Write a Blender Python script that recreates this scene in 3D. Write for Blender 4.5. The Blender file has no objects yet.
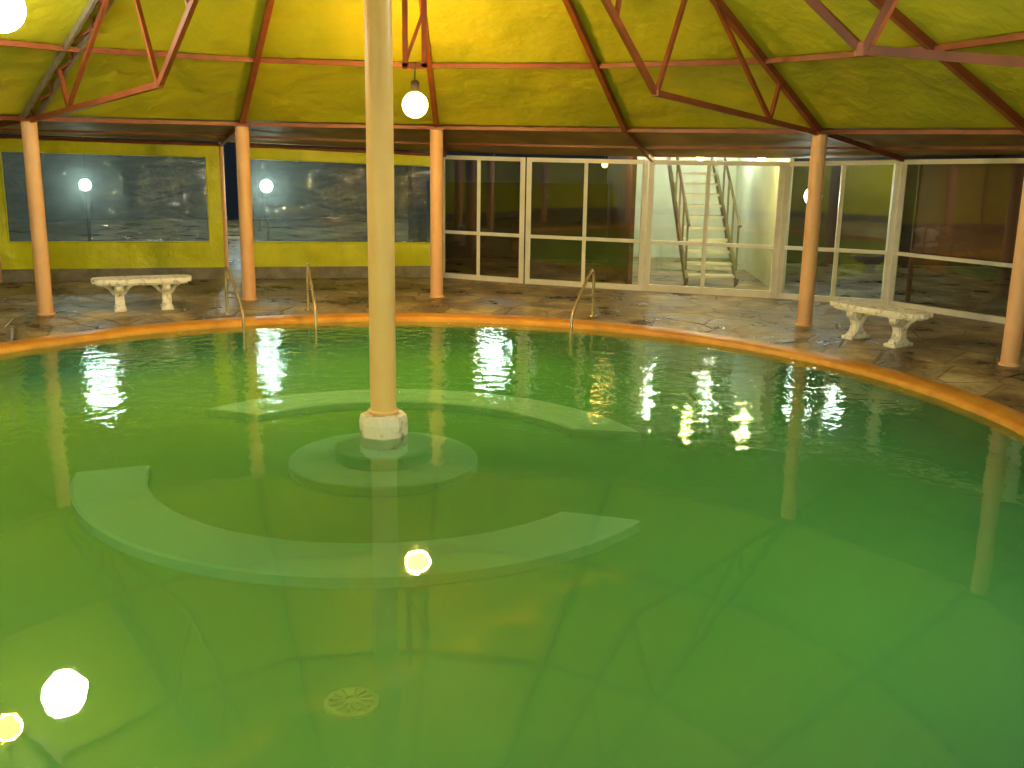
import bpy, math, random
from mathutils import Vector, Matrix, noise
random.seed(4)
S=2.4                      # metres per layout unit
CX,CY=-0.4466,3.4385       # pool centre
N=16; AL=2*math.pi/N; PH=math.radians(90.7)
RP=2.295; RC=2.93; ZD=.05; ZT=1.08; ZA=2.63; SL=(ZA-ZT)/RC
K=1.0556
def zr(r): return ZA-SL*r
def ang(i): return PH+AL*(2-i)
def pol(r,a,z=0): return Vector((CX+r*math.cos(a),CY+r*math.sin(a),z))

# ---------------------------------------------------------------- materials
def nt(name):
    m=bpy.data.materials.new(name); m.use_nodes=True
    t=m.node_tree; t.nodes.clear()
    o=t.nodes.new('ShaderNodeOutputMaterial'); return m,t,o
def mat(name,c1,c2=None,scale=4,rough=.6,bump=0,bscale=20,metal=0,detail=5,lo=.35,hi=.65,spec=.5,dist=.02,stretch=None,coat=0):
    m,t,o=nt(name); n=t.nodes; l=t.links
    p=n.new('ShaderNodeBsdfPrincipled'); l.new(p.outputs[0],o.inputs[0])
    p.inputs['Roughness'].default_value=rough; p.inputs['Metallic'].default_value=metal
    p.inputs['Specular IOR Level'].default_value=spec; p.inputs['Coat Weight'].default_value=coat
    tc=n.new('ShaderNodeTexCoord'); src=tc.outputs['Object']
    if stretch:
        mp=n.new('ShaderNodeMapping'); mp.inputs['Scale'].default_value=stretch
        l.new(src,mp.inputs[0]); src=mp.outputs[0]
    if c2 is None: c2=tuple(x*.8 for x in c1)
    nz=n.new('ShaderNodeTexNoise'); nz.inputs['Scale'].default_value=scale; nz.inputs['Detail'].default_value=detail
    l.new(src,nz.inputs['Vector'])
    r=n.new('ShaderNodeValToRGB'); r.color_ramp.elements[0].position=lo; r.color_ramp.elements[1].position=hi
    r.color_ramp.elements[0].color=(*c1,1); r.color_ramp.elements[1].color=(*c2,1)
    l.new(nz.outputs[0],r.inputs[0]); l.new(r.outputs[0],p.inputs['Base Color'])
    if bump:
        b2=n.new('ShaderNodeTexNoise'); b2.inputs['Scale'].default_value=bscale; b2.inputs['Detail'].default_value=4
        l.new(src,b2.inputs['Vector'])
        b=n.new('ShaderNodeBump'); b.inputs['Strength'].default_value=bump; b.inputs['Distance'].default_value=dist
        l.new(b2.outputs[0],b.inputs['Height']); l.new(b.outputs[0],p.inputs['Normal'])
    return m
def emis(name,c,s):
    m,t,o=nt(name); e=t.nodes.new('ShaderNodeEmission'); e.inputs[0].default_value=(*c,1); e.inputs[1].default_value=s
    t.links.new(e.outputs[0],o.inputs[0])
    try: m.cycles.emission_sampling='NONE'
    except Exception: pass
    return m

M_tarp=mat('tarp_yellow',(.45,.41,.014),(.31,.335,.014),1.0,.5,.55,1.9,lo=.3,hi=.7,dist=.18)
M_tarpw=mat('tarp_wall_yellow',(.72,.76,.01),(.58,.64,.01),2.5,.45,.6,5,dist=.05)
M_over=mat('canopy_brown',(.36,.23,.06),(.20,.135,.04),2,.6,.4,4,dist=.05)
M_steel=mat('painted_steel_rust_red',(.26,.062,.020),(.18,.045,.015),6,.45)
M_grey=mat('galvanised_steel',(.30,.27,.2),(.2,.18,.14),8,.4,metal=.3)
M_col=mat('column_peach',(.84,.52,.29),(.76,.45,.25),3,.5,.1,30)
M_pole=mat('pole_cream',(.94,.66,.30),(.92,.62,.27),3,.4,.05,30)
M_ped=mat('pedestal_chipped',(.88,.86,.78),(.45,.34,.24),7,.6,.4,25,lo=.52,hi=.62)
M_white=mat('white_aluminium',(.88,.89,.85),(.78,.80,.75),5,.35)
M_bench=mat('bench_white_concrete',(.9,.9,.84),(.40,.38,.32),14,.7,.5,30,lo=.52,hi=.72)
M_rail=mat('steel_handrail',(.62,.55,.42),(.5,.42,.3),8,.25,metal=.6)
M_curb=mat('concrete_curb',(.30,.29,.23),(.19,.18,.14),6,.7,.4,20)
M_cope=mat('coping_ochre',(.70,.33,.03),(.50,.21,.025),3.0,.35,.4,12,lo=.35,hi=.7,dist=.03)
M_dark=mat('dark_interior',(.05,.04,.036),(.03,.025,.022),2,.8)
M_brown=mat('brown_wall',(.12,.05,.03),(.08,.03,.02),3,.7)
M_lobby=mat('lobby_wall_pale',(.68,.76,.60),(.58,.66,.52),2,.6)
M_stair=mat('stair_metal',(.20,.20,.18),(.14,.14,.13),6,.5)
M_tread=mat('stair_tread',(.8,.82,.75),(.7,.7,.65),6,.5)
M_panel=mat('wood_panel_red_brown',(.17,.055,.025),(.12,.038,.02),1.2,.5)
M_bulbw=emis('bulb_warm',(1,.60,.15),30)
M_bulbw2=emis('bulb_white',(1,.95,.85),30)
M_out=emis('outdoor_bulb',(.85,1,.92),20)
M_lob=emis('lobby_bulb',(1,.80,.35),20)
M_or=emis('glare_bulb_orange',(1,.5,.08),20)
M_cap=mat('lamp_socket',(.1,.08,.06),None,5,.5)

def deck_mat():
    m,t,o=nt('wet_stone_deck'); n=t.nodes; l=t.links
    p=n.new('ShaderNodeBsdfPrincipled'); l.new(p.outputs[0],o.inputs[0])
    tc=n.new('ShaderNodeTexCoord')
    v=n.new('ShaderNodeTexVoronoi'); v.feature='DISTANCE_TO_EDGE'; v.inputs['Scale'].default_value=1.7
    vc=n.new('ShaderNodeTexVoronoi'); vc.inputs['Scale'].default_value=1.7
    nz=n.new('ShaderNodeTexNoise'); nz.inputs['Scale'].default_value=1.6; nz.inputs['Detail'].default_value=9; nz.inputs['Roughness'].default_value=.65
    nf=n.new('ShaderNodeTexNoise'); nf.inputs['Scale'].default_value=14; nf.inputs['Detail'].default_value=6
    for q in (v,vc,nz,nf): l.new(tc.outputs['Object'],q.inputs['Vector'])
    r=n.new('ShaderNodeValToRGB'); e=r.color_ramp.elements
    e[0].position=.38; e[0].color=(.08,.055,.02,1); e[1].position=.64; e[1].color=(.58,.50,.32,1)
    x=e.new(.5); x.color=(.28,.22,.115,1)
    l.new(nz.outputs[0],r.inputs[0])
    hs=n.new('ShaderNodeMix'); hs.data_type='RGBA'; hs.blend_type='MULTIPLY'; hs.inputs[0].default_value=.5
    bw=n.new('ShaderNodeRGBToBW'); l.new(vc.outputs['Color'],bw.inputs[0])
    rr=n.new('ShaderNodeValToRGB'); rr.color_ramp.elements[0].color=(.45,.42,.36,1); rr.color_ramp.elements[1].color=(1.2,1.15,1.05,1)
    l.new(bw.outputs[0],rr.inputs[0]); l.new(r.outputs[0],hs.inputs[6]); l.new(rr.outputs[0],hs.inputs[7])
    jr=n.new('ShaderNodeValToRGB'); jr.color_ramp.elements[0].color=(.45,.4,.33,1); jr.color_ramp.elements[1].position=.04; jr.color_ramp.elements[1].color=(1,1,1,1)
    l.new(v.outputs['Distance'],jr.inputs[0])
    m2=n.new('ShaderNodeMix'); m2.data_type='RGBA'; m2.blend_type='MULTIPLY'; m2.inputs[0].default_value=.7
    l.new(hs.outputs[2],m2.inputs[6]); l.new(jr.outputs[0],m2.inputs[7]); l.new(m2.outputs[2],p.inputs['Base Color'])
    rg=n.new('ShaderNodeMapRange'); rg.inputs[1].default_value=.35; rg.inputs[2].default_value=.65; rg.inputs[3].default_value=.2; rg.inputs[4].default_value=.65
    l.new(nz.outputs[0],rg.inputs[0]); l.new(rg.outputs[0],p.inputs['Roughness'])
    b=n.new('ShaderNodeBump'); b.inputs['Strength'].default_value=.6; b.inputs['Distance'].default_value=.04
    ad=n.new('ShaderNodeMath'); ad.operation='ADD'; l.new(nf.outputs[0],ad.inputs[0]); l.new(jr.outputs[0],ad.inputs[1])
    l.new(ad.outputs[0],b.inputs['Height']); l.new(b.outputs[0],p.inputs['Normal'])
    return m
M_deck=deck_mat()

def basin_mat():
    m,t,o=nt('pool_basin_green'); n=t.nodes; l=t.links
    p=n.new('ShaderNodeBsdfDiffuse'); l.new(p.outputs[0],o.inputs[0])
    tc=n.new('ShaderNodeTexCoord')
    sub=n.new('ShaderNodeVectorMath'); sub.operation='SUBTRACT'; sub.inputs[1].default_value=(CX*S,CY*S,0)
    l.new(tc.outputs['Object'],sub.inputs[0])
    sx=n.new('ShaderNodeSeparateXYZ'); l.new(sub.outputs[0],sx.inputs[0])
    def mth(op,a,b):
        q=n.new('ShaderNodeMath'); q.operation=op
        for k,vv in enumerate((a,b)):
            if vv is None: continue
            if hasattr(vv,'type'): l.new(vv,q.inputs[k])
            else: q.inputs[k].default_value=vv
        return q.outputs[0]
    nz=n.new('ShaderNodeTexNoise'); nz.inputs['Scale'].default_value=.45; nz.inputs['Detail'].default_value=3; l.new(tc.outputs['Object'],nz.inputs['Vector'])
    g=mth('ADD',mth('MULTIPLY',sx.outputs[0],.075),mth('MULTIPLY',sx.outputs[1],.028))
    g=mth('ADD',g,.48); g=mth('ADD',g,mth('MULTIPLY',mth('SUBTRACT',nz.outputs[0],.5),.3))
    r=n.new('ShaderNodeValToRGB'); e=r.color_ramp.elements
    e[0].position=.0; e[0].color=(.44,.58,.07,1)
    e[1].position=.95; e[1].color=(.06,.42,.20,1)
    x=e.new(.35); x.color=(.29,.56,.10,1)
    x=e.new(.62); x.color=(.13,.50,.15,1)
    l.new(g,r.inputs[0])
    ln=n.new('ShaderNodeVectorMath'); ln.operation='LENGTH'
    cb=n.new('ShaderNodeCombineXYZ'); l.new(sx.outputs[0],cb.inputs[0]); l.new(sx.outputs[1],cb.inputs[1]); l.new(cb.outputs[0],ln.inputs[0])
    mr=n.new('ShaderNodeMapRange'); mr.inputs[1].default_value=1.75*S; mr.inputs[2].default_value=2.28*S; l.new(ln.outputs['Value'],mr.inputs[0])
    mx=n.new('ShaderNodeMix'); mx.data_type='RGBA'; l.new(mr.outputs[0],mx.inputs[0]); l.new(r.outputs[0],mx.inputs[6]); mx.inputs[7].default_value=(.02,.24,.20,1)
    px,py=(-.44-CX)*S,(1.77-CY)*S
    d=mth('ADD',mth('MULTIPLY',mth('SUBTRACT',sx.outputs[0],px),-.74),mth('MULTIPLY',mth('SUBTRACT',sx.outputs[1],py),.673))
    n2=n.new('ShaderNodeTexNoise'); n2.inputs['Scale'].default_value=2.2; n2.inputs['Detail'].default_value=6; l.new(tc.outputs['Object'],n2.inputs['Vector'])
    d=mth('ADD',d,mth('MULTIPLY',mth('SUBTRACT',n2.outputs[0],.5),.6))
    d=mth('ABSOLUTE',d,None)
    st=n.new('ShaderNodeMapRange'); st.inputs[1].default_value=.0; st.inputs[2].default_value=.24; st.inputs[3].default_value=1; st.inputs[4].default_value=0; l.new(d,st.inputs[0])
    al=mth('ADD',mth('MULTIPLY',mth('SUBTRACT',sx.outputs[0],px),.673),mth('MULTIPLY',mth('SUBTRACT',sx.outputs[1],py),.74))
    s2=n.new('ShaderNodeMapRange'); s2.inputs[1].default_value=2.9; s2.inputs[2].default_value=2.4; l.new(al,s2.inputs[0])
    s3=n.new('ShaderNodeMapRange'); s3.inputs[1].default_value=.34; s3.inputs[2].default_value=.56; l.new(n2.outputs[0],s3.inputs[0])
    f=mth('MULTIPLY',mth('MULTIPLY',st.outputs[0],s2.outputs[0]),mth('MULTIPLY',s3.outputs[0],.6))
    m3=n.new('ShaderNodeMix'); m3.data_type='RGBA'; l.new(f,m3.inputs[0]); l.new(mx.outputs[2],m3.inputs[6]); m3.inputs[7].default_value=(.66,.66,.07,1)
    l.new(m3.outputs[2],p.inputs[0]); return m
M_basin=basin_mat()
M_sub=mat('submerged_step_green',(.58,.96,.70),(.48,.9,.60),1.2,.9)
M_sub2=mat('submerged_step_pale',(.52,.92,.70),(.40,.80,.56),2,.9)
M_drain=mat('drain_cover',(.9,.9,.2),(.7,.7,.15),10,.7)

def water_mat():
    m,t,o=nt('pool_water'); n=t.nodes; l=t.links
    tr=n.new('ShaderNodeBsdfTransparent'); tr.inputs[0].default_value=(.86,.98,.86,1)
    # cloudiness of the thermal water
    df=n.new('ShaderNodeBsdfDiffuse'); df.inputs[0].default_value=(.18,.52,.17,1)
    mm=n.new('ShaderNodeMixShader'); mm.inputs[0].default_value=.30; l.new(tr.outputs[0],mm.inputs[1]); l.new(df.outputs[0],mm.inputs[2])
    gl=n.new('ShaderNodeBsdfGlossy'); gl.inputs['Roughness'].default_value=.02; gl.inputs[0].default_value=(.95,1,.95,1)
    fr=n.new('ShaderNodeFresnel'); fr.inputs[0].default_value=1.33
    mx=n.new('ShaderNodeMixShader'); l.new(fr.outputs[0],mx.inputs[0]); l.new(mm.outputs[0],mx.inputs[1]); l.new(gl.outputs[0],mx.inputs[2]); l.new(mx.outputs[0],o.inputs[0])
    tc=n.new('ShaderNodeTexCoord')
    a=n.new('ShaderNodeTexNoise'); a.inputs['Scale'].default_value=1.1; a.inputs['Detail'].default_value=2
    b=n.new('ShaderNodeTexNoise'); b.inputs['Scale'].default_value=5.5; b.inputs['Detail'].default_value=3
    l.new(tc.outputs['Object'],a.inputs['Vector']); l.new(tc.outputs['Object'],b.inputs['Vector'])
    sx=n.new('ShaderNodeSeparateXYZ'); l.new(tc.outputs['Object'],sx.inputs[0])
    mr=n.new('ShaderNodeMapRange'); mr.inputs[1].default_value=2.7*S; mr.inputs[2].default_value=4.7*S; mr.inputs[3].default_value=.03; mr.inputs[4].default_value=1; l.new(sx.outputs[1],mr.inputs[0])
    mu=n.new('ShaderNodeMath'); mu.operation='MULTIPLY'; l.new(b.outputs[0],mu.inputs[0]); l.new(mr.outputs[0],mu.inputs[1])
    b1=n.new('ShaderNodeBump'); b1.inputs['Strength'].default_value=.05; b1.inputs['Distance'].default_value=.05; l.new(a.outputs[0],b1.inputs['Height'])
    b2=n.new('ShaderNodeBump'); b2.inputs['Strength'].default_value=.22; b2.inputs['Distance'].default_value=.05; l.new(mu.outputs[0],b2.inputs['Height']); l.new(b1.outputs[0],b2.inputs['Normal'])
    l.new(b2.outputs[0],gl.inputs['Normal']); l.new(b2.outputs[0],fr.inputs['Normal'])
    return m
M_water=water_mat()
def schlick(n,l,f0,nrm=None):
    lw=n.new('ShaderNodeLayerWeight'); lw.inputs[0].default_value=.5
    if nrm: l.new(nrm,lw.inputs['Normal'])
    p=n.new('ShaderNodeMath'); p.operation='POWER'; l.new(lw.outputs['Facing'],p.inputs[0]); p.inputs[1].default_value=4
    r=n.new('ShaderNodeMapRange'); l.new(p.outputs[0],r.inputs[0]); r.inputs[3].default_value=f0; r.inputs[4].default_value=1
    return r.outputs[0]
def glass_mat(name,tint,f0,rough):
    m,t,o=nt(name); n=t.nodes; l=t.links
    tr=n.new('ShaderNodeBsdfTransparent'); tr.inputs[0].default_value=(*tint,1)
    gl=n.new('ShaderNodeBsdfGlossy'); gl.inputs['Roughness'].default_value=rough
    mx=n.new('ShaderNodeMixShader'); l.new(schlick(n,l,f0),mx.inputs[0]); l.new(tr.outputs[0],mx.inputs[1]); l.new(gl.outputs[0],mx.inputs[2]); l.new(mx.outputs[0],o.inputs[0])
    return m
M_glass=glass_mat('door_glass',(.76,.80,.76),.16,.03)
def plastic_mat():
    m,t,o=nt('clear_plastic_sheet'); n=t.nodes; l=t.links
    tc=n.new('ShaderNodeTexCoord'); mp=n.new('ShaderNodeMapping'); mp.inputs['Scale'].default_value=(1,1,2.5)
    nz=n.new('ShaderNodeTexNoise'); nz.inputs['Scale'].default_value=1.6; nz.inputs['Detail'].default_value=3; nz.inputs['Distortion'].default_value=1
    l.new(tc.outputs['Object'],mp.inputs[0]); l.new(mp.outputs[0],nz.inputs['Vector'])
    b=n.new('ShaderNodeBump'); b.inputs['Strength'].default_value=.9; b.inputs['Distance'].default_value=.12; l.new(nz.outputs[0],b.inputs['Height'])
    tl=n.new('ShaderNodeBsdfTranslucent'); tl.inputs[0].default_value=(.16,.20,.19,1)
    df=n.new('ShaderNodeBsdfDiffuse'); df.inputs[0].default_value=(.008,.011,.010,1)
    ad=n.new('ShaderNodeAddShader'); l.new(tl.outputs[0],ad.inputs[0]); l.new(df.outputs[0],ad.inputs[1])
    tr=n.new('ShaderNodeBsdfTransparent'); tr.inputs[0].default_value=(.8,.9,.88,1)
    mt=n.new('ShaderNodeMixShader'); mt.inputs[0].default_value=.4; l.new(ad.outputs[0],mt.inputs[1]); l.new(tr.outputs[0],mt.inputs[2])
    gl=n.new('ShaderNodeBsdfGlossy'); gl.inputs['Roughness'].default_value=.07; l.new(b.outputs[0],gl.inputs['Normal'])
    mx=n.new('ShaderNodeMixShader'); l.new(schlick(n,l,.08,b.outputs[0]),mx.inputs[0]); l.new(mt.outputs[0],mx.inputs[1]); l.new(gl.outputs[0],mx.inputs[2]); l.new(mx.outputs[0],o.inputs[0])
    return m
M_plastic=plastic_mat()

# ---------------------------------------------------------------- mesh builder
class MB:
    def __init__(s): s.v=[];s.f=[];s.m=[];s.sm=[];s.mats=[]
    def mi(s,m):
        if m not in s.mats: s.mats.append(m)
        return s.mats.index(m)
    def add(s,vs,fs,m,smooth=False):
        o=len(s.v); s.v+= [Vector(v) for v in vs]; k=s.mi(m)
        for f in fs: s.f.append([i+o for i in f]); s.m.append(k); s.sm.append(smooth)
    def tube(s,pts,r,m,n=14,caps=True):
        pts=[Vector(p) for p in pts]; vs=[];fs=[]
        up=None
        for i,p in enumerate(pts):
            d=(pts[min(i+1,len(pts)-1)]-pts[max(i-1,0)]).normalized()
            if up is None: up=Vector((0,0,1)) if abs(d.z)<.9 else Vector((1,0,0))
            a=d.cross(up).normalized(); b=a.cross(d).normalized(); up=b
            rr=r[i] if isinstance(r,(list,tuple)) else r
            for k in range(n):
                t=2*math.pi*k/n; vs.append(p+a*math.cos(t)*rr+b*math.sin(t)*rr)
        for i in range(len(pts)-1):
            for k in range(n): fs.append([i*n+k,i*n+(k+1)%n,(i+1)*n+(k+1)%n,(i+1)*n+k])
        s.add(vs,fs,m,True)
        if caps:
            s.add(vs[:n],[list(range(n))],m); s.add(vs[-n:],[list(range(n))],m)
    def beam(s,p0,p1,w,h,m):
        p0=Vector(p0);p1=Vector(p1); d=(p1-p0).normalized()
        up=Vector((0,0,1)) if abs(d.z)<.98 else Vector((0,1,0))
        a=d.cross(up).normalized()*w/2; b=a.cross(d).normalized()*h/2
        vs=[p+x*a+y*b for p in(p0,p1) for x,y in((-1,-1),(1,-1),(1,1),(-1,1))]
        s.add(vs,[[0,1,2,3],[4,5,6,7],[0,1,5,4],[1,2,6,5],[2,3,7,6],[3,0,4,7]],m)
    def lathe(s,prof,c,m,n=32,smooth=True,flip=False):
        vs=[];fs=[]
        for r,z in prof:
            for k in range(n): t=2*math.pi*k/n; vs.append((c[0]+r*math.cos(t),c[1]+r*math.sin(t),c[2]+z))
        for i in range(len(prof)-1):
            for k in range(n):
                f=[i*n+k,i*n+(k+1)%n,(i+1)*n+(k+1)%n,(i+1)*n+k]
                fs.append(f[::-1] if flip else f)
        s.add(vs,fs,m,smooth)
    def warp(s):
        # the basin bulges slightly towards the entrance side
        for v in s.v:
            dx,dy=v.x-CX,v.y-CY; r=math.hypot(dx,dy)
            if r>1.5:
                k=1+.05*max(0,(-dy/r-.3)/.7)*min(1,(r-1.5)/.5); v.x=CX+dx*k; v.y=CY+dy*k
    def sphere(s,c,r,m,n=24,sz=1):
        s.lathe([(max(r*math.sin(math.pi*i/12),1e-5),-r*sz*math.cos(math.pi*i/12)) for i in range(13)],c,m,n)
    def prism(s,poly,o,ax,ay,ext,m):
        o=Vector(o);n=len(poly); vs=[o+ax*x+ay*y for x,y in poly]; vs+=[v+ext for v in vs]
        s.add(vs,[list(range(n)),list(range(n,2*n))]+[[i,(i+1)%n,n+(i+1)%n,n+i] for i in range(n)],m)
    def grid(s,fn,nu,nv,m,smooth=True):
        vs=[fn(i/nu,j/nv) for j in range(nv+1) for i in range(nu+1)]
        fs=[[j*(nu+1)+i,j*(nu+1)+i+1,(j+1)*(nu+1)+i+1,(j+1)*(nu+1)+i] for j in range(nv) for i in range(nu)]
        s.add(vs,fs,m,smooth)
    def done(s,name,parent=None,bevel=0):
        me=bpy.data.meshes.new(name)
        me.from_pydata([tuple(v*S) for v in s.v],[],s.f)
        for m in s.mats: me.materials.append(m)
        me.polygons.foreach_set('material_index',s.m); me.polygons.foreach_set('use_smooth',s.sm)
        me.update()
        ob=bpy.data.objects.new(name,me); bpy.context.collection.objects.link(ob)
        if parent: ob.parent=parent
        if bevel:
            b=ob.modifiers.new('bevel','BEVEL'); b.width=bevel; b.segments=2; b.limit_method='ANGLE'
        return ob
def empty(name):
    e=bpy.data.objects.new(name,None); bpy.context.collection.objects.link(e); return e

# ---------------------------------------------------------------- pool
pool=empty('swimming_pool')
b=MB(); FZ=-.118
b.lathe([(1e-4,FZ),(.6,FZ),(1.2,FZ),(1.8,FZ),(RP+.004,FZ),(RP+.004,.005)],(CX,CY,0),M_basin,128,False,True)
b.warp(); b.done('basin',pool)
b=MB(); b.lathe([(1e-4,0),(1,0),(1.5,0),(RP-.001,0)],(CX,CY,0),M_water,128,True,True); b.warp(); wob=b.done('water',pool)
if wob.data.polygons[200].normal.z<0: wob.data.flip_normals()
b=MB(); b.lathe([(RP,-.03),(RP,.018),(RP+.012,.028),(2.36,.032),(2.41,.032),(2.425,.026),(2.425,-.02)],(CX,CY,0),M_cope,128); b.warp(); b.done('coping',pool)
def arc_bench(name,a0,a1,e0=0,e1=0):
    # e0/e1: degrees by which the inner edge is cut back at either end
    b=MB(); n=48; pr=[(.79,FZ),(.79,-.089),(.80,-.084),(1.01,-.084),(1.02,-.089),(1.02,FZ)]
    vs=[];fs=[]
    for i in range(n+1):
        for r,z in pr:
            q=(1.02-r)/.23
            a=math.radians((a0+e0*q)+((a1-e1*q)-(a0+e0*q))*i/n); vs.append(pol(r,a,z))
    k=len(pr)
    for i in range(n):
        for j in range(k-1): fs.append([i*k+j,i*k+j+1,(i+1)*k+j+1,(i+1)*k+j])
    fs.append(list(range(k))); fs.append([n*k+j for j in range(k)])
    b.add(vs,fs,M_sub); b.done(name,pool)
arc_bench('submerged_seat_front',-167,-35,-3,6); arc_bench('submerged_seat_back',21,143,9,6)
b=MB()
b.lathe([(.33,FZ),(.33,-.089),(.325,-.084),(.17,-.084),(.17,-.044),(.165,-.038),(.001,-.038)],(CX,CY,0),M_sub2,48,False)
b.done('submerged_step',pool)
b=MB(); dx,dy=-.316,1.87
b.lathe([(.056,FZ),(.056,FZ+.006),(.048,FZ+.009),(.040,FZ+.006),(.001,FZ+.008)],(dx,dy,0),M_drain,24,False)
for k in range(12):
    a=k*math.pi/6; b.beam((dx+.012*math.cos(a),dy+.012*math.sin(a),FZ+.01),(dx+.045*math.cos(a),dy+.045*math.sin(a),FZ+.01),.006,.006,M_drain)
b.done('drain_grate',pool)

# central pole
b=MB()
b.lathe([(.083,-.037),(.083,.0),(.086,.045),(.08,.072),(.05,.078)],(CX,CY,0),M_ped,8,False)
b.tube([(CX,CY,.05),(CX,CY,2.55)],.045,M_pole,32)
b.lathe([(.046,.078),(.053,.078),(.053,.088),(.046,.09)],(CX,CY,0),M_pole,32)
b.done('central_pole')

# ---------------------------------------------------------------- deck
b=MB(); b.lathe([(2.42,.026),(2.6,.05),(3.0,.05),(4,.05),(5,.05),(9.5,.05)],(CX,CY,0),M_deck,128,False); b.warp(); b.done('floor')

# ---------------------------------------------------------------- columns
for i in range(N):
    if i in (3,9,10): continue
    p=pol(RC,ang(i)-(math.radians(.9) if i==5 else 0)); b=MB()
    b.tube([(p.x,p.y,ZD),(p.x,p.y,ZT-.01)],.040,M_col,20)
    b.lathe([(.048,0),(.048,.006),(.041,.01)],(p.x,p.y,ZD),M_col,20)
    b.beam((p.x-.05,p.y,ZT-.006),(p.x+.05,p.y,ZT-.006),.1,.012,M_steel)
    b.done('column')

# ---------------------------------------------------------------- enclosure polygon
W0=[(2.72,5.27,.97),(2.2,5.97,.94),(1.60,6.19,.915),(.82,6.43,.909),(.07,6.68,.909),(-.5,6.93,.913),(-1.82,6.67,.957),(-3.21,6.35,.984)]
W=[(x*K,y*K,1+(z-1)*K) for x,y,z in W0]+[(-4.6,4.9,1.02),(-4.7,2.7,1.1),(-3.6,.6,1.25),(-1.8,-.9,1.45),(.4,-1.1,1.45),(2.4,-.4,1.4),(3.7,1.2,1.2),(3.9,3.2,1.0),(3.45,4.5,.98)]
def wall_hit(a):
    d=Vector((math.cos(a),math.sin(a))); best=None
    for i in range(len(W)):
        x0,y0,z0=W[i];x1,y1,z1=W[(i+1)%len(W)]
        ex,ey=x1-x0,y1-y0; den=d.x*ey-d.y*ex
        if abs(den)<1e-9: continue
        t=((x0-CX)*ey-(y0-CY)*ex)/den; u=((x0-CX)*d.y-(y0-CY)*d.x)/den
        if t>0 and -1e-6<=u<=1+1e-6:
            if best is None or t<best[0]: best=(t,z0+(z1-z0)*u)
    return best

# ---------------------------------------------------------------- roof
roof=empty('canopy_roof')
rings=[.03,.45,1.05,1.7,2.33,RC]
def near_lift(p,r):
    # entrance side: the eave is lifted to make headroom
    return .12*max(0,min(1,(1.9-p.y)/.8))*max(0,(r-1.7)/(RC-1.7)) if r>1.7 else 0
b=MB()
for i in range(N):
    a0,a1=ang(i)-AL,ang(i)
    for k in range(len(rings)-1):
        r0,r1=rings[k],rings[k+1]
        def fn(u,v,r0=r0,r1=r1,a0=a0,a1=a1):
            r=r0+(r1-r0)*v; p=pol(r,a0).lerp(pol(r,a1),u); p.z=zr(r)+.02
            bul=.045*math.sin(math.pi*v)*math.sin(math.pi*u)*min(1,r/1.5)
            env=math.sin(math.pi*v)**.5*math.sin(math.pi*u)**.5 if 0<u<1 and 0<v<1 else 0
            wr=(.014*noise.noise(Vector((p.x*4,p.y*4,i)))+.005*noise.noise(Vector((p.x*12,p.y*12,i+9))))*env
            # scallops pulled from the lacing points along the purlins
            wr+=.013*math.sin(u*math.pi*6)*math.sin(math.pi*v)*(1-v)*env*min(1,r)
            p.z+=bul+wr+near_lift(p,r); return p
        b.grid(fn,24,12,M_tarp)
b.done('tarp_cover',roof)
b=MB()
n=384
def edge_in(a):
    i=math.floor((a-ang(0))/AL); a0=ang(0)+i*AL
    lo,hi=0,1
    p0,p1=pol(RC,a0),pol(RC,a0+AL)
    for _ in range(30):
        mid=(lo+hi)/2; q=p0.lerp(p1,mid); aa=math.atan2(q.y-CY,q.x-CX)
        dd=(aa-a+math.pi)%(2*math.pi)-math.pi
        if dd<0: lo=mid
        else: hi=mid
    q=p0.lerp(p1,lo); q.z=ZT+.02+near_lift(q,RC); return q
def fn(u,v):
    a=ang(0)+2*math.pi*min(u,.999999); t,z=wall_hit(a); e=edge_in(a); o=pol(t+.03,a,z+.02)
    p=e.lerp(o,v); p.z+=(.022*noise.noise(p*5)+.010*abs(math.sin(a*40)))*math.sin(math.pi*v); return p
b.grid(fn,n,6,M_over)
b.done('overhang_cover',roof)
b=MB()
for i in range(N):
    a=ang(i); w=.028
    L=near_lift(pol(RC,a),RC); L2=near_lift(pol(RC,a+AL),RC)
    if i!=0:
        b.beam(pol(.06,a,zr(.06)),pol(1.7,a,zr(1.7)),w,.036,M_steel)
        b.beam(pol(1.7,a,zr(1.7)),pol(RC,a,ZT+L),w,.036,M_steel)
    t,z=wall_hit(a); b.beam(pol(RC,a,ZT+L),pol(t,a,z),.022,.03,M_steel)
    for r in (.45,1.05,1.7,2.33):
        b.beam(pol(r,a,zr(r)+near_lift(pol(r,a),r)),pol(r,a+AL,zr(r)+near_lift(pol(r,a+AL),r)),.022,.024,M_steel)
    b.beam(pol(RC,a,ZT+L),pol(RC,a+AL,ZT+L2),.020,.020,M_steel)
    t2,z2=wall_hit(a+AL); 
    m0=pol(RC,a,ZT+L).lerp(pol(t,a,z),.55); m1=pol(RC,a+AL,ZT+L2).lerp(pol(t2,a+AL,z2),.55)
    b.beam(m0,m1,.014,.014,M_steel)
b.lathe([(.12,2.5),(.12,2.6)],(CX,CY,0),M_steel,16)
b.done('rafters_and_purlins',roof)
b=MB(); a=ang(0); nseg=22
P=lambda r,off,dz: pol(r,a,zr(r)+dz)+Vector((-math.sin(a),math.cos(a),0))*off
for off in (-.035,.035): b.beam(P(.06,off,0),P(RC,off,0),.016,.03,M_grey)
for k in range(nseg):
    r0=.1+(RC-.1)*k/nseg; r1=.1+(RC-.1)*(k+1)/nseg; s=.035 if k%2 else -.035
    b.beam(P(r0,s,-.004),P(r1,-s,-.004),.01,.01,M_steel)
b.done('lattice_rafter',roof)
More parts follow.
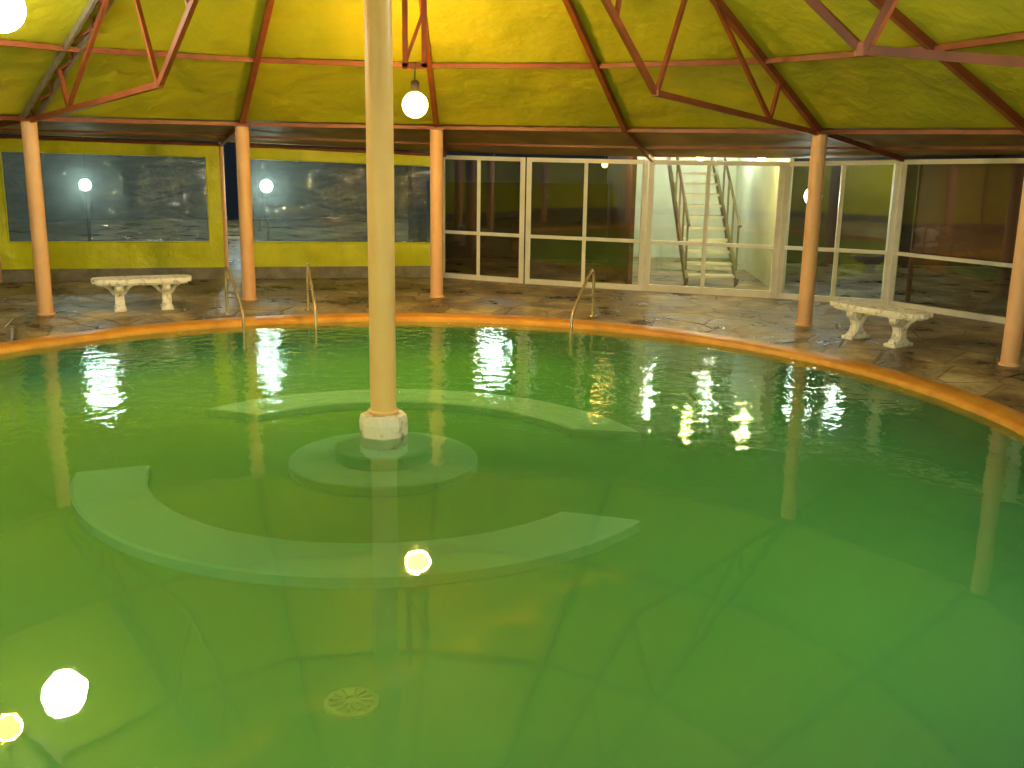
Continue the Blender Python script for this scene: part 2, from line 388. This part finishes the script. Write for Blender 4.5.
def truss(i,rk=1.48,zk=1.215,ze=ZT-.01,w=.022):
    a=ang(i); b=MB(); q=lambda r,z: pol(r,a,z)
    b.beam(q(RC,ze),q(rk,zk),w,w*1.2,M_steel)
    b.beam(q(rk,zk),q(.1,2.54),w,w*1.2,M_steel)
    b.beam(q(rk+.01,zk),q(rk+.23,zr(rk+.23)),.018,.018,M_steel)
    b.beam(q(2.42,1.13),q(1.86,zr(1.86)),.018,.018,M_steel)
    b.beam(q(2.42,1.13),q(2.49,zr(2.49)),.018,.018,M_steel)
    b.beam(q(1.2,1.49),q(1.3,zr(1.3)),.016,.016,M_steel)
    c=q(rk,zk); b.beam(c-Vector((0,0,.014)),c+Vector((0,0,.015)),.024,.024,M_steel)
    b.done('roof_truss',roof)
truss(0);truss(4);truss(8,1.65,1.205,1.055,.016);truss(12)

# ---------------------------------------------------------------- lamps
def plight(x,y,z,r,col,power,parent,name='light'):
    ld=bpy.data.lights.new(name,'POINT'); ld.energy=power*1.18; ld.color=col; ld.shadow_soft_size=r*S
    o=bpy.data.objects.new(name,ld); bpy.context.collection.objects.link(o); o.location=(x*S,y*S,z*S); o.parent=parent
WARM=(1,.56,.13); WHITE=(1,.92,.70)
def lamp(x,y,z,r,m,col,power,ztop=None,name='pendant_or_fill_lamp'):
    b=MB(); rr=math.hypot(x-CX,y-CY); zt=ztop or zr(rr)
    b.sphere((x,y,z),r*.93,m,16)
    b.lathe([(.008,.05),(.02,.04),(r*.3,.02),(r*.3,.0)],(x,y,z+r*1.0),M_cap,16)
    if zt>z+r+.03: b.tube([(x,y,z+r+.03),(x,y,zt)],.004,M_cap,6)
    o=b.done(name); plight(x,y,z,r,col,power,o)
lamp(-.483,5.03,1.167,.066,M_bulbw,WARM,1500,1.36)
lamp(-2.02,4.20,1.479,.10,M_bulbw2,WHITE,600)
lamp(-1.876,3.43,1.17,.045,M_bulbw,WARM,450)
lamp(.72,3.62,1.56,.06,M_bulbw2,WHITE,560)
lamp(1.25,1.75,1.26,.06,M_bulbw2,WHITE,800)  # added fill lamp out of view, lights deck and columns
lamp(-1.45,1.35,1.26,.06,M_bulbw2,WHITE,900)  # second unseen fill light, added on the left
lamp(-.15,-.22,1.24,.06,M_bulbw2,WHITE,2400,1.42)  # added unseen lamp by the camera, stands in for its flash
b=MB()
for x in (-.53,-.44): b.beam((x,5.05,1.34),(x,5.05,1.80),.024,.026,M_steel)
b.beam((-.545,5.05,1.345),(-.425,5.05,1.345),.026,.026,M_steel)
b.beam((-.53,5.05,1.36),(-.44,5.05,1.6),.015,.015,M_steel)
b.done('lamp_hanger_frame')

# ---------------------------------------------------------------- tarp walls
def tarp_wall(name,P,Q,z0,z1,win=None,wname=None):
    P=Vector(P);Q=Vector(Q); d=(Q-P); nrm=Vector((-d.y,d.x,0)).normalized()
    if nrm.dot(Vector((CX,CY,0))-Vector((P.x,P.y,0)))<0: nrm=-nrm
    zb0=.132
    par=empty(name)
    def pt(u,zf,off=0):
        p=P.lerp(Q,u); zt=z0+(z1-z0)*u; z=zb0+(zt-zb0)*zf
        w=.012*noise.noise(Vector((p.x*3,p.y*3,z*6)))+.010*noise.noise(Vector((p.x*9,p.y*9,z*3)))
        q=Vector((p.x,p.y,z))+nrm*(w+off); return q
    b=MB()
    def sub(u0,u1,v0,v1,nu,nv,m,off=0):
        b.grid(lambda u,v: pt(u0+(u1-u0)*u,v0+(v1-v0)*v,off),nu,nv,m)
    if win:
        a,c,e,f=win
        sub(0,a,0,1,4,24,M_tarpw); sub(c,1,0,1,4,24,M_tarpw); sub(a,c,0,e,50,6,M_tarpw); sub(a,c,f,1,50,4,M_tarpw)
        for (p0,p1) in (((a,e),(c,e)),((a,f),(c,f)),((a,e),(a,f)),((c,e),(c,f))):
            b.tube([pt(p0[0]+(p1[0]-p0[0])*k/30,p0[1]+(p1[1]-p0[1])*k/30,.003) for k in range(31)],.006,M_tarpw,6)
    else: sub(0,1,0,1,40,12,M_tarpw)
    b.done('tarp_sheet',par)
    if win:
        b=MB(); sub=lambda u0,u1,v0,v1,nu,nv,m: b.grid(lambda u,v: pt(u0+(u1-u0)*u,v0+(v1-v0)*v),nu,nv,m)
        sub(a,c,e,f,60,24,M_plastic); b.done('clear_plastic_window',par)
    b=MB()
    b.beam(Vector((P.x,P.y,.09))-nrm*.03,Vector((Q.x,Q.y,.09))-nrm*.03,.07,.085,M_curb)
    b.done('curb',par)
    b=MB()
    b.tube([(P.x,P.y,z0),(Q.x,Q.y,z1)],.012,M_steel,8)
    for p,z in((P,z0),(Q,z1)): b.tube([(p.x,p.y,.05),(p.x,p.y,z)],.014,M_col,10)
    b.done('frame_pipe',par)
w=W
def lp(i,u): 
    a=w[i];c=w[i+1]; return Vector((a[0]+(c[0]-a[0])*u,a[1]+(c[1]-a[1])*u,0)), a[2]+(c[2]-a[2])*u
p6,z6=lp(6,.04); p7,z7=lp(6,1)
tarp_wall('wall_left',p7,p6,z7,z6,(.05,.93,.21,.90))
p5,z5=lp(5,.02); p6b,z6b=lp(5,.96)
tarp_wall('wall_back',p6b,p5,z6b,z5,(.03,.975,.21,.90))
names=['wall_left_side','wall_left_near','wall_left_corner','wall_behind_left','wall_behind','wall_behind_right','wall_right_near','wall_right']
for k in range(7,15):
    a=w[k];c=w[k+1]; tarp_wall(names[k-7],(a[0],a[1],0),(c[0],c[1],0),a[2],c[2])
# ---------------------------------------------------------------- glazed wall
def glazed(name,A,B,za,zb,mull=(.5,),trans=.377,bot=.035,fw=.034):
    A=Vector((A[0],A[1],0));B=Vector((B[0],B[1],0)); par=empty(name); b=MB()
    P=lambda u,z: A.lerp(B,u)+Vector((0,0,z))
    T=lambda u: za+(zb-za)*u
    b.beam(P(0,ZD),P(0,za),fw,.034,M_white); b.beam(P(1,ZD),P(1,zb),fw,.034,M_white)
    b.beam(P(0,za-.014),P(1,zb-.014),.03,.028,M_white)
    b.beam(P(0,ZD+bot/2),P(1,ZD+bot/2),.03,bot,M_white)
    b.beam(P(0,trans),P(1,trans),.026,.022,M_white)
    for u in mull: b.beam(P(u,ZD),P(u,T(u)-.01),.024,.02,M_white)
    b.done('frame',par)
    b=MB(); b.add([P(0,ZD+.02),P(1,ZD+.02),P(1,zb-.01),P(0,za-.01)],[[0,1,2,3]],M_glass); b.done('glass',par)
    return par
def seg(i,u0,u1):
    a,za=lp(i,u0); c,zc=lp(i,u1); return (c,a,zc,za)
def G(name,i,u0=.024,u1=.976,**k):
    l,r,zl,zr_=seg(i,u0,u1); return glazed(name,l,r,zl,zr_,**k)
G('window_1',4,.04,.97,mull=(.46,))
G('door_1',3); G('door_2',2,mull=(.45,),bot=.045); G('window_2',1,mull=(.52,))
G('window_3',0,mull=(.9,))
glazed('window_4',(w[0][0]+.005,w[0][1]-.01),(w[16][0],w[16][1]),w[0][2],w[16][2])
glazed('window_5',(w[16][0],w[16][1]-.02),(w[15][0],w[15][1]),w[16][2],w[15][2])

# ---------------------------------------------------------------- building behind the glass
def wallq(name,x0,y0,x1,y1,z0,z1,m):
    b=MB(); b.beam((x0,y0,(z0+z1)/2),(x1,y1,(z0+z1)/2),.03,z1-z0,m); b.done(name)
wallq('dark_half_wall',-.73,8.6,.77,8.6,.05,.68,M_dark)  # added low wall: darkens the view, lets the lamp streak pass above
wallq('wall_lobby',.80,8.9,3.9,8.9,.05,1.15,M_lobby)
wallq('wall_partition_left',-.75,7.4,-.75,8.88,.05,1.15,M_dark)
wallq('wall_partition_middle',.80,7.0,.80,8.88,.05,1.15,M_brown)
wallq('wall_partition_right',1.76,6.66,1.90,8.88,.05,1.15,M_lobby)
wallq('wall_side_room',4.6,4.0,3.95,8.88,.05,1.15,M_dark)
wallq('wall_side_room_back',1.94,8.6,3.93,8.6,.05,1.15,M_dark)
b=MB(); b.add([(-.8,7.45,1.17),(-.5,7.36,1.17),(.07,7.08,1.17),(1.7,6.57,1.17),(2.33,6.34,1.17),(2.92,5.6,1.17),(3.6,4.6,1.17),(4.7,4.0,1.17),(4.0,9,1.17),(-.8,9,1.17)],[list(range(10))],M_brown); b.done('ceiling')
b=MB(); sx0,sx1=1.20,1.52; ns=12; y0,z0=7.05,.05; rise,run=.074,.1
for k in range(ns):
    y=y0+k*run; z=z0+(k+1)*rise
    b.beam((sx0,y,z),(sx1,y,z),.085,.016,M_tread)
for x in (sx0-.014,sx1+.014):
    b.beam((x,y0-.06,z0+.04),(x,y0+(ns-1)*run,z0+ns*rise-.02),.02,.06,M_stair)
    b.tube([(x,y0-.05,z0+.42),(x,y0+(ns-5)*run,z0+(ns-5)*rise+.40)],.011,M_stair,8)
    for k in (0,2,4,6): b.beam((x,y0+k*run,z0+k*rise),(x,y0+k*run,z0+k*rise+.42),.013,.013,M_stair)
b.done('staircase')
# brown panel behind the right-hand glass
b=MB(); A=Vector((2.50,6.43,0));B=Vector((3.04,5.68,0))
b.beam(A+Vector((0,0,.66)),B+Vector((0,0,.66)),.02,.56,M_panel)
for z in (.385,.935): b.beam(A+Vector((0,0,z)),B+Vector((0,0,z)),.03,.02,M_panel)
for p in (A,B): b.beam(p+Vector((0,0,.05)),p+Vector((0,0,.95)),.025,.025,M_brown)
b.done('wooden_screen')
def glow(x,y,z,r,m,name,col,power):
    b=MB(); b.sphere((x,y,z),r*.93,m,12)
    b.tube([(x,y,z+r*.9),(x,y,1.17)],.004,M_cap,6)
    o=b.done(name); plight(x,y,z,r,col,power,o)
def yard(x,y,z,r,m,name,col,power):
    b=MB(); b.sphere((x,y,z),r*.93,m,12)
    b.tube([(x,y,ZD),(x,y,z-r*.9)],.008,M_cap,8); b.lathe([(.025,0),(.02,.02),(.01,.03)],(x,y,ZD),M_cap,12)
    o=b.done(name); plight(x,y,z,r,col,power,o)
COOL=(.8,1,.9)
glow(1.22,6.90,.93,.030,M_lob,'ceiling_or_glare_lamp',(1,.78,.30),380)
glow(1.60,6.80,.93,.030,M_lob,'ceiling_or_glare_lamp',(1,.78,.30),380)
glow(1.10,8.2,1.03,.04,M_lob,'ceiling_or_glare_lamp',(.95,1,.88),420)
glow(1.62,8.2,1.03,.04,M_lob,'ceiling_or_glare_lamp',(.95,1,.88),420)
glow(.62,7.25,.86,.022,M_or,'ceiling_or_glare_lamp',(1,.5,.1),60)  # added lamp imitating the orange glare on the door glass
glow(2.64,8.2,1.03,.07,M_out,'ceiling_or_glare_lamp',COOL,180)
glow(1.95,6.78,.69,.065,M_out,'ceiling_or_glare_lamp',COOL,100)  # added globe behind the pane, imitates a white reflection in the glass
yard(-2.87,6.92,.68,.042,M_out,'glare_lamp',COOL,70)  # added behind the plastic to make its soft glare
yard(-1.72,7.17,.68,.048,M_out,'glare_lamp',COOL,120)  # likewise added, for the glare in the second plastic window
# tall lamps in the grounds, seen mainly as streaks on the water
yard(-.22,10.7,1.20,.13,M_out,'street_lamp',COOL,800)
yard(-3.70,8.95,1.22,.12,M_out,'street_lamp',COOL,900)
yard(-2.68,10.8,1.22,.13,M_out,'street_lamp',COOL,1100)

# ---------------------------------------------------------------- benches
def bench(cx,cy,rot):
    b=MB(); c=Vector((cx,cy,0)); ax=Vector((math.cos(rot),math.sin(rot),0)); ay=Vector((-math.sin(rot),math.cos(rot),0)); az=Vector((0,0,1))
    L,D,H=.52,.17,.18; n=48; out=[]
    for k in range(n*2):
        t=2*math.pi*k/(n*2); ct,st=math.cos(t),math.sin(t)
        x=L/2*math.copysign(abs(ct)**.35,ct); y=D/2*math.copysign(abs(st)**.45,st)
        s=1+.03*math.cos(t*16); out.append((x*s,y*s))
    o=c+az*(ZD+H-.022)
    b.prism(out,o,ax,ay,az*.022,M_bench)
    b.prism([(x*.92,y*.88) for x,y in out],o-az*.012,ax,ay,az*.012,M_bench)
    prof=[(.0,.0),(.062,.0),(.066,.012),(.058,.026),(.040,.034),(.030,.055),(.028,.075),(.036,.095),(.052,.108),(.066,.118),(.070,.132),(.064,.146)]
    poly=prof+[(-x,y) for x,y in prof[::-1][:-1]]
    for sx in (-.125,.125):
        b.prism(poly,c+ax*(sx-.018)+az*ZD,ay,az,ax*.036,M_bench)
        b.prism([(x*.75,y*.9+.006) for x,y in poly],c+ax*(sx-.025)+az*ZD,ay,az,ax*.05,M_bench)
        b.beam(c+ax*(sx-.032)+az*(ZD+.008),c+ax*(sx+.032)+az*(ZD+.008),.15,.016,M_bench)
        for s2 in (-1,1):
            b.sphere(c+ax*sx+ay*.05*s2+az*(ZD+.128),.022,M_bench,12)
            b.sphere(c+ax*sx+ay*.045*s2+az*(ZD+.022),.018,M_bench,12)
            b.tube([c+ax*(sx+s2*.025)+az*(ZD+.09),c+ax*(sx+s2*.05)+az*(ZD+.125),c+ax*(sx+s2*.085)+az*(ZD+.147)],[.011,.010,.008],M_bench,8)
    b.done('garden_bench',bevel=.004)
bench(-2.09,5.71,math.radians(22)); bench(1.837,5.067,math.radians(-55))

# ---------------------------------------------------------------- handrails
def rail(a):
    b=MB(); a=math.radians(a)
    ctrl=[(2.49,.05),(2.49,.24),(2.485,.285),(2.465,.305),(2.43,.305),(2.39,.285),(2.30,.235),(2.17,.15),(2.12,.11),(2.10,.06),(2.095,-.02),(2.095,FZ+.005)]
    b.tube([pol(r,a,z) for r,z in ctrl],.0085,M_rail,10)
    p=pol(2.49,a); b.lathe([(.022,0),(.02,.008),(.009,.010)],(p.x,p.y,.04),M_rail,12)
    b.tube([pol(2.488,a,.16),pol(2.24,a,.19)],.006,M_rail,8)
    b.done('pool_handrail')
for a in (117.6,107.2,68.8): rail(a)

# ---------------------------------------------------------------- world + camera
wd=bpy.data.worlds.new('night'); bpy.context.scene.world=wd; wd.use_nodes=True
wd.node_tree.nodes['Background'].inputs[0].default_value=(.02,.03,.04,1); wd.node_tree.nodes['Background'].inputs[1].default_value=.4
th,ro=.2324,.0163
F=Vector((0,math.cos(th),-math.sin(th)));U0=Vector((0,math.sin(th),math.cos(th)));R0=Vector((1,0,0))
R=R0*math.cos(ro)+U0*math.sin(ro); U=-R0*math.sin(ro)+U0*math.cos(ro)
cd=bpy.data.cameras.new('camera'); cd.sensor_width=36; cd.lens=36*1020/1024; cd.clip_start=.05; cd.clip_end=200
co=bpy.data.objects.new('camera',cd); bpy.context.collection.objects.link(co)
m=Matrix(((R.x,U.x,-F.x,0),(R.y,U.y,-F.y,0),(R.z,U.z,-F.z,S),(0,0,0,1)))
co.matrix_world=m
bpy.context.scene.camera=co
try:
    bpy.context.scene.view_settings.view_transform='Standard'
except Exception: pass
